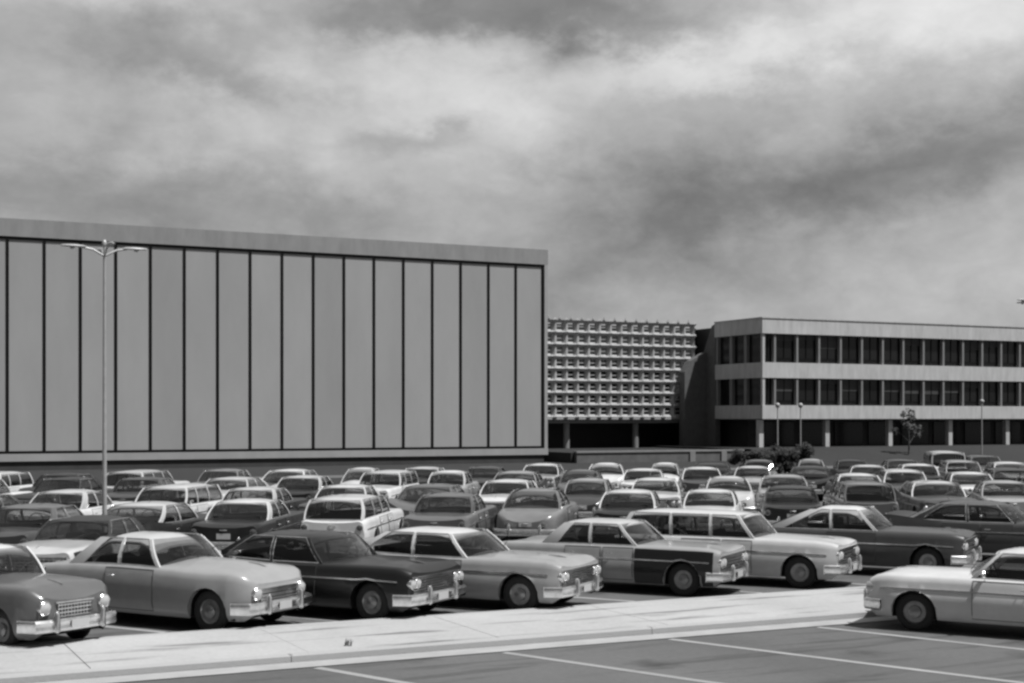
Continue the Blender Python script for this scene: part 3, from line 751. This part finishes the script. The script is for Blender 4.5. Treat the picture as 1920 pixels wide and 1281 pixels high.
for kind, nose, hd, tone, rf_, lab in front:
    nose = (nose[0] - NV.x * .35, nose[1] - NV.y * .35)
    r = by_nose(kind, nose, hd, tone, rf_)
    name_car(r, lab, GA)
    if 'unpainted' in lab:     # replaced front wings, still in primer
        P = TYPES[kind]
        for s in (1, -1):
            b = MB(); G = []; x_a, x_b = .72, P['L'] / 2 - .12
            for k in range(31):
                x = x_a + (x_b - x_a) * k / 30; col = []
                for f in (.02, .12, .30, .45, .58, .64, .84, .95):
                    q = body_pt(P, x, f, s, .008); az_ = arch_z(P, x) + .012
                    if q.z < az_: q.z = az_
                    col.append(q)
                G.append(col)
            b.grid(G); o = b.build('front_fender', paint('black'), r, 38); tag(o, 'dark unpainted front fender')
        b = MB(); G = []
        for k in range(19):
            x = .90 + (P['L'] / 2 - 1.08) * k / 18; zt = smo(P['belt'], x); zc = smo(P['crown'], x); yb = smo(P['hw'], x) - P['crease'] - .09
            G.append([(x, yb * v, zt + (zc - zt) * math.sin((1 - abs(v)) * PI / 2) + .010) for v in (-.92, -.7, -.4, -.2, 0, .2, .4, .7, .92)])
        if s > 0: b.grid(G); o = b.build('bonnet', paint('dark grey'), r, 38); tag(o, 'dark unpainted bonnet')
# ---- the white car across the walk, facing the other way
hd = 301; h = math.radians(hd); P = TYPES['compact sedan']
wp = Vector((6.62, 23.15, 0)); hv = Vector((math.sin(h), math.cos(h), 0)); lv = Vector((-math.cos(h), math.sin(h), 0))
ctr = wp - hv * P['axf'] - lv * (P['W'] / 2 - .15)
r = car('compact sedan', ctr, hd, 'white')
name_car(r, 'white compact two-door sedan facing left at the right edge, alone beyond the concrete walk', 'cars parked in the lot')
# ---- pale open car in the aisle behind the coupe
r = car('square sedan', px_n(160, 30.6), 188, 'cream', 'soft')
name_car(r, 'cream car with dark fabric top waiting in the aisle behind the rounded coupe', 'cars parked in the lot')

ORD = ['first', 'second', 'third', 'fourth', 'fifth', 'sixth', 'seventh', 'eighth', 'ninth', 'tenth', 'eleventh', 'twelfth', 'thirteenth', 'fourteenth', 'fifteenth', 'sixteenth', 'seventeenth', 'eighteenth', 'nineteenth', 'twentieth']
K = {'s': 'square sedan', 'f': 'finned sedan', 'w': 'station wagon', 'c': 'compact sedan', 'r': 'rounded coupe', 'o': 'small round sedan', 'b': 'beetle shaped car', 'v': 'tall panel van'}
T = {'W': 'white', 'C': 'cream', 'L': 'light grey', 'G': 'grey', 'M': 'mid grey', 'D': 'dark grey', 'K': 'black'}
def row(name, n, items, base_h):
    k = 0
    rnd = random.Random(int(n * 10))
    for it in items:
        r_, code, back = it
        kind = K[code[0]]; tone = T[code[1]]; rf_ = T[code[2]] if len(code) > 2 else None
        hd = base_h + (180 if back else 0) + rnd.uniform(-3, 3)
        p = rn(r_, n + rnd.uniform(-.4, .4))
        o = car(kind, (p.x, p.y), hd, tone, rf_)
        two = (', %s roof' % rf_) if rf_ else ''
        face = 'facing us' if back else 'facing away'
        name_car(o, '%s %s%s, %s, %s from left in %s' % (tone, kind.replace('small ', ''), two, face, ORD[k], name), 'cars parked in ' + name)
        k += 1
# each item: distance along the row, kind + body tone (+ roof tone), nose towards the walk?
row('the second row', 35.5, [
 (1.9, 'sW', 1), (4.7, 'sDM', 0), (7.4, 'fKC', 0), (10.0, 'sKW', 0), (12.75, 'wW', 0), (15.5, 'sM', 0), (18.3, 'rG', 0), (21.1, 'sKW', 0),
 (23.9, 'cW', 0), (26.8, 'sK', 0), (29.6, 'wM', 0), (32.5, 'fDC', 1), (35.2, 'sL', 0), (38.0, 'wW', 1)], 8)
row('the third row', 41.6, [
 (3.6, 'fD', 1), (6.5, 'sWC', 0), (9.1, 'wW', 1), (11.9, 'sKC', 0), (14.6, 'sDW', 1), (17.4, 'fM', 0), (20.2, 'sW', 1), (23.0, 'oDL', 0),
 (25.8, 'sCW', 1), (28.7, 'rC', 0), (31.4, 'fL', 1), (34.2, 'sKW', 0), (37.0, 'wDW', 1), (39.8, 'sW', 0), (42.4, 'wK', 1)], 8)
row('the fourth row', 49.4, [
 (4.6, 'wWC', 0), (7.4, 'sK', 1), (10.2, 'sD', 0), (13.0, 'fWC', 1), (15.8, 'sKC', 0), (18.7, 'wW', 1), (21.5, 'oLW', 0), (24.3, 'fKL', 1),
 (27.2, 'rM', 0), (30.0, 'sW', 1), (32.9, 'sDW', 0), (35.7, 'cLC', 1), (38.6, 'fK', 0), (41.4, 'sWC', 1), (44.3, 'sKW', 0), (47.1, 'wL', 1), (49.9, 'fW', 0)], 8)
row('the back row', 55.2, [
 (5.4, 'wW', 1), (8.4, 'sK', 0), (11.3, 'wC', 0), (14.2, 'sG', 1), (17.1, 'fDW', 0), (20.0, 'bC', 0), (22.8, 'sKC', 1), (25.7, 'cD', 0), (28.6, 'sLW', 1), (31.6, 'rW', 0),
 (34.5, 'bW', 1), (37.3, 'fK', 0), (40.2, 'oM', 1), (43.0, 'bL', 0), (45.8, 'cK', 1), (48.6, 'sD', 0), (51.3, 'vW', 0), (54.4, 'wD', 1)], 8)

# ------------------------------------------------------------------ lamp posts
LAMPM = mat('lamp_steel', .42, .45, .3, .12, 8)
LAMPH = mat('lamp_head_enamel', .38, .4, 0, .1, 8)
LLENS = mat('lamp_glass_bowl', .25, .2, 0, 0, 1, coat=.5)
def lamp(loc, h, label):
    t = empty('street_lamp', loc, ROWROT)
    tag(t, label, 'lamp post', 'tall four-armed lamp posts in the lot')
    b = MB(); b.tube([(0, 0, 0), (0, 0, .06), (0, 0, .061)], [.20, .20, .16], 16); b.tube([(0, 0, .06), (0, 0, .55)], [.13, .10], 14); b.build('pole_base', LAMPM, t, 40)
    b = MB(); b.tube([(0, 0, .5), (0, 0, h * .5), (0, 0, h)], [.055, .042, .030], 12); b.lathe([(0, .05), (.06, .055), (.11, .03), (.13, .001)], (0, 0, h), 12, 0, 'z'); b.build('pole', LAMPM, t, 40)
    for k in range(4):
        a = k * PI / 2; c, s = math.cos(a), math.sin(a)
        b = MB(); b.tube([(c * .03, s * .03, h - .22), (c * .25, s * .25, h - .10), (c * .48, s * .48, h - .06)], .026, 8); arm = b.build('arm', LAMPM, t, 40)
        b = MB(); n_ = 14
        prof = [(.38, .02, .015), (.46, .06, .035), (.62, .085, .045), (.80, .08, .04), (.90, .04, .03), (.93, .01, .01)]
        G = []
        for (d_, w_, hh) in prof:
            G.append([(c * d_ - s * w_ * math.cos(2 * PI * q / n_), s * d_ + c * w_ * math.cos(2 * PI * q / n_), h - .05 + hh * math.sin(2 * PI * q / n_) * (1 if math.sin(2 * PI * q / n_) > 0 else .5)) for q in range(n_ + 1)])
        b.grid(G); hd_ = b.build('lamp_head', LAMPH, t, 50); recalc(hd_)
        b = MB(); b.lathe([(0, .06), (-.025, .05), (-.04, .03), (-.045, .001)], (c * .68, s * .68, h - .068), 14, 0, 'z'); b.build('lamp_lens', LLENS, hd_, 50)
    return t
P0 = px_n(196, 31.6); lamp((P0[0], P0[1], .004), 7.25, 'tall thin four-armed lamp post standing behind the rounded coupe')
P0 = px_n(1948, 33.0); lamp((P0[0], P0[1], .004), 7.25, 'four-armed lamp post cut off by the right edge, only a lamp head showing')

# small path lamps by the far building
def path_lamp(px, n, z0, h, label, ball=True):
    p = px_n(px, n); t = empty('path_lamp', (p[0], p[1], z0)); tag(t, label, 'lamp post', 'thin path lamps before the office building')
    b = MB(); b.tube([(0, 0, 0), (0, 0, h)], [.06, .045], 8); b.build('pole', LAMPH, t, 50)
    b = MB(); b.lathe([(0, .06), (.05, .14), (.22, .20), (.34, .15), (.40, .02)], (0, 0, h), 12, 0, 'z'); b.build('lamp_shade', LAMPH, t, 50)

# ------------------------------------------------------------------ buildings
WALLL = mat('pale_painted_concrete', .50, .6, 0, .16, 1.0, bump=.1, bscale=8, stretch=(2.2, 2.2, .5))
WALLM = mat('grey_concrete', .22, .7, 0, .12, .7, bump=.1, bscale=8)
FASC = mat('roof_fascia_metal', .275, .55, 0, .14, .8, stretch=(1.5, 1, .5))
MULL = mat('dark_mullion', .006, .6, spec=.15)
WGL = mat('dark_office_glass', .01, .2, 0, .5, .6, spec=.35)
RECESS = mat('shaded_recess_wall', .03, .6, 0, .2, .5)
SLABM = mat('base_slab_concrete', .34, .7, 0, .1, .6)
def panel_mat(i):
    v = .30 + .018 * math.sin(i * 2.3) + .014 * math.sin(i * 5.1)
    return mat('enamel_panel_%d' % (i % 5), v + .105, .22, .12, .06, .25, spec=.5, stretch=(1.5, 1, .5))
def frame(name, r, n, z=0.0):
    return empty(name, rn(r, n, z), ROWROT)   # local x runs along the facade, y runs into the building
# ---- store with the tall panelled wall
B = frame('store_building', 50.9, 98.0)
tag(B, 'tall windowless store building of grey panels divided by thin black mullions', 'building')
MOD = 2.328; NP = 25; Wd = MOD * NP
for i in range(NP):
    x1 = -i * MOD - .40; x0 = x1 - MOD + .0
    b = MB(); nseg = 1
    b.box((x0 + .09, .12, 1.28), (x1 - .09, .30, 15.22)); 
    b.build('wall_panel', panel_mat(i), B)
    b = MB(); b.box((x1 - .085, .05, 1.28), (x1 + .085, .29, 15.22)); b.build('mullion', MULL, B)
b = MB(); b.box((-Wd - .4, .05, 15.225), (-.28, .32, 15.42)); b.build('top_rail', MULL, B)
b = MB(); b.box((-Wd - .4, .05, 1.10), (-.28, .32, 1.275)); b.build('bottom_rail', MULL, B)
b = MB(); b.box((-Wd - .4, -.05, .60), (.02, .60, 1.095)); b.box((-.275, .0, 1.10), (.0, .33, 15.42)); b.build('base_slab', SLABM, B)
b = MB(); b.box((-Wd - .5, .0, 15.425), (.03, .6, 16.60)); b.build('parapet', FASC, B)
b = MB(); b.box((-Wd - .4, .61, .62), (-.02, 1.2, 1.09)); b.box((-Wd - .4, .34, 1.10), (-.02, 44, 16.4)); b.build('wall', WALLM, B)
b = MB(); b.box((-Wd, .08, 0), (-.3, 43, .59)); b.build('base_wall', mat('base_wall_render', .05, .8, 0, .2, 1), B)

MOD = 2.35
# ---- linking wing behind a pierced screen
B = frame('screen_building', 51.3, 108.0)
tag(B, 'low wing behind a white pierced concrete block screen between store and offices', 'building')
SM = 1.10; NC = 18; NR = 8; z0 = 3.55; RM = 1.05
b = MB(); SD = .42
def octa(b, c, rx, ry, rz):
    x, y, z = c
    b.add([(x - rx, y, z), (x + rx, y, z), (x, y - ry, z), (x, y + ry, z), (x, y, z - rz), (x, y, z + rz)],
          [(0, 2, 5), (2, 1, 5), (1, 3, 5), (3, 0, 5), (2, 0, 4), (1, 2, 4), (3, 1, 4), (0, 3, 4)])
for i in range(NC):
    for j in range(NR):
        cx = SM * (i + .5); cz = z0 + RM * (j + .5)
        rO = [(cx - SM / 2, cz - RM / 2), (cx + SM / 2, cz - RM / 2), (cx + SM / 2, cz + RM / 2), (cx - SM / 2, cz + RM / 2)]
        hI = .27
        rI = [(cx, cz - hI * 1.1), (cx + hI, cz), (cx, cz + hI * 1.1), (cx - hI, cz)]
        ins = .30
        rM = [(cx - ins, cz - ins), (cx + ins, cz - ins), (cx + ins, cz + ins), (cx - ins, cz + ins)]
        # cell = outer square funnel going in to a square hole
        vs = [(p[0], 0, p[1]) for p in rO] + [(p[0], .16, p[1]) for p in rM] + [(p[0], SD, p[1]) for p in rM]
        fs = [(k, (k + 1) % 4, (k + 1) % 4 + 4, k + 4) for k in range(4)] + [(k + 4, (k + 1) % 4 + 4, (k + 1) % 4 + 8, k + 8) for k in range(4)]
        b.add(vs, fs)
for i in range(NC + 1):
    for j in range(NR + 1):
        octa(b, (SM * i, -.02, z0 + RM * j), .23, .32, .21)
for j in range(NR): b.box((.02, .20, z0 + RM * (j + .5) - .055), (SM * NC, .30, z0 + RM * (j + .5) + .055))
b.box((-.2, .02, z0 - .22), (SM * NC + .1, SD, z0 - .003))
for i in range(NC): octa(b, (SM * (i + .5), .15, z0 + RM * NR + .10), .16, .2, .32)
b.build('pierced_screen', mat('screen_blocks', .36, .75, 0, .15, 1.5), B)
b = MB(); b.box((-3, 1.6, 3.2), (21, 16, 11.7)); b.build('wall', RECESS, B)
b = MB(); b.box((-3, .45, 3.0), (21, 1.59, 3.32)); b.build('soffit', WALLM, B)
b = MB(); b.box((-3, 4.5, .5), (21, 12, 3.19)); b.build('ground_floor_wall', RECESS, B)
for x in (7.1, 14.1):
    b = MB(); b.tube([(x, .9, .8), (x, .9, 3.0)], .28, 14); b.build('column', WALLM, B, 40)

# ---- office building with two window bands
B = frame('office_building', 71.7, 98.5)
tag(B, 'two-storey white office building on columns with dark ribbon windows', 'building')
NB = 18; LW = MOD * NB + .6; DP = 8.3
Zs = [(3.38, 4.55, 6.88), (6.88, 8.22, 10.66)]
def wrapbox(b, x0, x1, y0, y1, z0, z1): b.box((x0, y0, z0), (x1, y1, z1))
for (nm, za, zb, pr) in (('spandrel', 3.38, 4.55, 0), ('spandrel', 6.88, 8.20, 0), ('roof_parapet', 10.66, 11.95, -.06)):
    b = MB(); b.box((pr, pr, za), (LW, .35, zb)); b.box((pr, .352, za), (.35, DP - 1.2, zb)); 
    if nm == 'roof_parapet': b.box((-.12, -.12, zb + .002), (LW, .5, zb + .09)); b.box((-.12, .502, zb + .002), (.5, DP - 1.2, zb + .09))
    b.build(nm, WALLL, B)
rndw = random.Random(3)
for (za, zb) in ((4.55, 6.88), (8.20, 10.66)):
    for i in range(NB):
        x0 = 1.35 + (i - 1) * MOD if i else .25; x1 = 1.35 + i * MOD
        g = mat('office_glass_%d' % rndw.randrange(4), .006 + .014 * rndw.random(), .15 + .15 * rndw.random(), spec=.3)
        b = MB(); b.box((x0 + .11, .42, za + .002), (x1 - .11, .46, zb - .002)); w = b.build('window', g, B)
        b = MB(); xm = (x0 + x1) / 2
        b.box((x0 + .13, .36, za + .35), (x1 - .13, .415, za + .41)); b.box((xm - .03, .36, za + .415), (xm + .03, .415, zb - .01)); b.build('window_frame', MULL, w)
        b = MB(); b.box((x1 - .10, .06, za + .001), (x1 + .10, .46, zb - .001)); b.build('pier', WALLM, B)
        if rndw.random() < .45:
            b = MB(); b.box((x0 + .16, .39, zb - rndw.uniform(.3, 1.3)), (x1 - .16, .412, zb - .02)); b.build('blind', mat('window_blind', .05, .7, 0, .2, 4), w)
    for k in range(3):     # end wall bays
        y0 = .55 + k * 2.18; y1 = y0 + 1.98
        b = MB(); b.box((.40, y0 + .1, za + .002), (.44, y1 - .1, zb - .002)); w = b.build('window', WGL, B)
        b = MB(); b.box((.10, y1 - .09, za + .001), (.45, y1 + .29, zb - .001)); b.build('pier', WALLM, B)
    b = MB(); b.box((.06, .06, za + .001), (.30, .34, zb - .001)); b.build('pier', WALLL, B)
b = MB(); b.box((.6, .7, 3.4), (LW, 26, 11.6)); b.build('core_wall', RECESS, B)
b = MB()     # dark windowless block with a sloping top, stepping out past the end wall
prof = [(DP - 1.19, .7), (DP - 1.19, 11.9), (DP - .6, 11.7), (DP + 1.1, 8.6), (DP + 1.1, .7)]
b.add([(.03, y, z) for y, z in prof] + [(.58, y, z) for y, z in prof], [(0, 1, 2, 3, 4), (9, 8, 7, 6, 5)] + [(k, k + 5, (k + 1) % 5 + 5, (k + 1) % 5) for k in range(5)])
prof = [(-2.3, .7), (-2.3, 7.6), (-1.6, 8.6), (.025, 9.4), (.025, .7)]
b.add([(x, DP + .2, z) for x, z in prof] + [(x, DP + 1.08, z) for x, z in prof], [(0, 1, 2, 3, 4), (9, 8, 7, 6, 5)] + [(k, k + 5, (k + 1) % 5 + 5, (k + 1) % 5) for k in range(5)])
b.build('sloping_block', mat('dark_block', .12, .8, 0, .15, 2), B)
b = MB(); b.box((.4, .36, 3.30), (LW, 9, 3.375)); b.build('soffit', WALLM, B)
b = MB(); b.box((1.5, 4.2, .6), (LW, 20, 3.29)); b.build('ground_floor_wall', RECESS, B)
for i in range(-1, 7):
    x = 7.3 + i * 7.05
    if x < 0: x = .5
    b = MB(); b.box((x - .22, .5, .7), (x + .22, .94, 3.295)); b.build('column', WALLL, B)
for i in range(11):
    x = 3.2 + i * 3.9
    b = MB(); b.box((x, 4.1, .9), (x + 3.2, 4.19, 3.1)); b.build('shop_window', WGL, B)

# ---- terrace, bank and low wall
b = MB()
b.add([rn(67.5, 88, .0), rn(150, 88, .0), rn(150, 94.5, .95), rn(67.5, 94.5, .95), rn(150, 140, .95), rn(67.5, 140, .95), rn(67.5, 88, 0), rn(67.5, 94.5, 0)],
      [(0, 1, 2, 3), (3, 2, 4, 5), (0, 3, 7)])
o = b.build('grass_bank', GRASS); o['kind'] = 'structure'
slab_rn('terrace', 51.5, 67.4, 95.3, 112, 0, .80, GRASS)
T1 = frame('retaining_wall', 51.8, 94.9); tag(T1, 'long low grey retaining wall with a pale cap below the pierced screen wing', 'wall')
b = MB(); b.box((0, 0, 0), (15.4, .38, .78)); b.build('wall', mat('rough_wall_concrete', .12, .85, 0, .2, 1.5), T1)
b = MB(); b.box((-.05, -.08, .785), (15.45, .44, .92)); b.build('wall_cap', mat('cap_concrete', .24, .7, 0, .1, 1), T1)
for k in range(2):
    b = MB(); b.box((10.2 + k * 3, -.12, 0), (10.7 + k * 3, -.005, .78)); b.build('pilaster', WALLM, T1)
quad_rn('path', 20, 150, 78.0, 81.5, .006, GRAVEL)
quad_rn('drive', -80, 150, 63.5, 69.5, .006, ASPH)
for i, (px, n, z, h, lab) in enumerate([(1458, 90.5, .36, 3.9, 'thin pale path lamp left of its twin, before the office corner'), (1501, 90.5, .36, 3.9, 'thin pale path lamp right of its twin, before the office corner'), (1841, 90.5, .36, 4.3, 'thin pale path lamp at the right end of the office building')]):
    path_lamp(px, n, z, h, lab)
# ------------------------------------------------------------------ plants
LEAF = mat('dark_leaves', .022, .8, 0, .5, 3)
LEAF2 = mat('young_leaves', .04, .7, 0, .4, 3)
BARK = mat('bark', .08, .9, 0, .3, 12)
def leaves(b, rnd, lobes, count, size):
    for k in range(count):
        c, rad = lobes[rnd.randrange(len(lobes))]
        d = Vector((rnd.gauss(0, 1), rnd.gauss(0, 1), rnd.gauss(0, 1))).normalized()
        p = Vector(c) + Vector((d.x * rad[0], d.y * rad[1], d.z * rad[2])) * (rnd.random() ** .45)
        if p.z < .05: p.z = .05 + rnd.random() * .2
        u = Vector((rnd.gauss(0, 1), rnd.gauss(0, 1), rnd.gauss(0, 1))).normalized(); v = u.orthogonal().normalized()
        s = size * rnd.uniform(.6, 1.3)
        b.add([p - u * s, p + v * s * .5, p + u * s, p - v * s * .5], [(0, 1, 2, 3)])
def shrub(name, px, n, z, w, h, label, cat, seed, cnt=1500):
    p = px_n(px, n); t = empty(name, (p[0], p[1], z), ROWROT); tag(t, label, cat, 'dark evergreen bushes behind the back row')
    rnd = random.Random(seed); b = MB()
    lobes = [((rnd.uniform(-.5, .5) * w * .8, rnd.uniform(-.3, .3) * w, h * rnd.uniform(.15, .86)), (w * rnd.uniform(.14, .24), w * .25, h * rnd.uniform(.10, .20))) for _ in range(22)]
    leaves(b, rnd, lobes, cnt, .10); b.build('foliage', LEAF, t)
    b = MB()
    for k in range(4):
        a = rnd.uniform(0, 6.28); b.tube([(0, 0, 0), (math.cos(a) * w * .15, math.sin(a) * w * .15, h * .35), (math.cos(a) * w * .3, math.sin(a) * w * .3, h * .7)], [.06, .04, .015], 6)
    b.build('stem', BARK, t, 60)
shrub('evergreen_shrub', 1402, 69.0, .004, 1.9, 1.7, 'dark evergreen bush at the left end of the clump behind the back row', 'shrub', 1, 2600)
shrub('evergreen_shrub', 1436, 69.4, .004, 1.8, 1.75, 'dark evergreen bush, second from left in the clump behind the back row', 'shrub', 2, 2600)
shrub('evergreen_shrub', 1474, 69.0, .004, 1.6, 1.85, 'dark evergreen bush, third from left in the clump behind the back row', 'shrub', 3, 2800)
shrub('evergreen_shrub', 1510, 69.3, .004, 1.4, 1.95, 'tallest dark evergreen bush at the right end of the clump behind the back row', 'shrub', 4, 2600)
def tree(px, n, z, h, cr, label, seed, leafm, cnt, size=.12):
    p = px_n(px, n); t = empty('young_tree', (p[0], p[1], z)); tag(t, label, 'tree', 'young trees on the grass bank')
    rnd = random.Random(seed); b = MB(); lobes = []
    b.tube([(0, 0, 0), (.03, .02, h * .35), (-.04, .03, h * .7), (0, 0, h * .92)], [.07, .055, .035, .012], 8)
    for k in range(11):
        a = k * 2.4 + rnd.random(); z1 = h * (.22 + .06 * k); ln = cr * (1.0 - .07 * k) * rnd.uniform(.6, 1.25)
        e = (math.cos(a) * ln, math.sin(a) * ln, z1 + ln * .8)
        b.tube([(0, 0, z1), (e[0] * .5, e[1] * .5, z1 + ln * .5), e], [.03, .018, .006], 5)
        lobes.append((e, (cr * .30, cr * .30, cr * .36)))
    lobes.append(((0, 0, h * .92), (cr * .4, cr * .4, h * .1)))
    b.build('trunk', BARK, t, 60)
    b = MB(); leaves(b, rnd, lobes, cnt, size); b.build('crown', leafm, t)
tree(1704, 91.0, .42, 3.9, 1.0, 'sparse young tree on the grass bank before the office windows', 5, LEAF2, 420, .15)
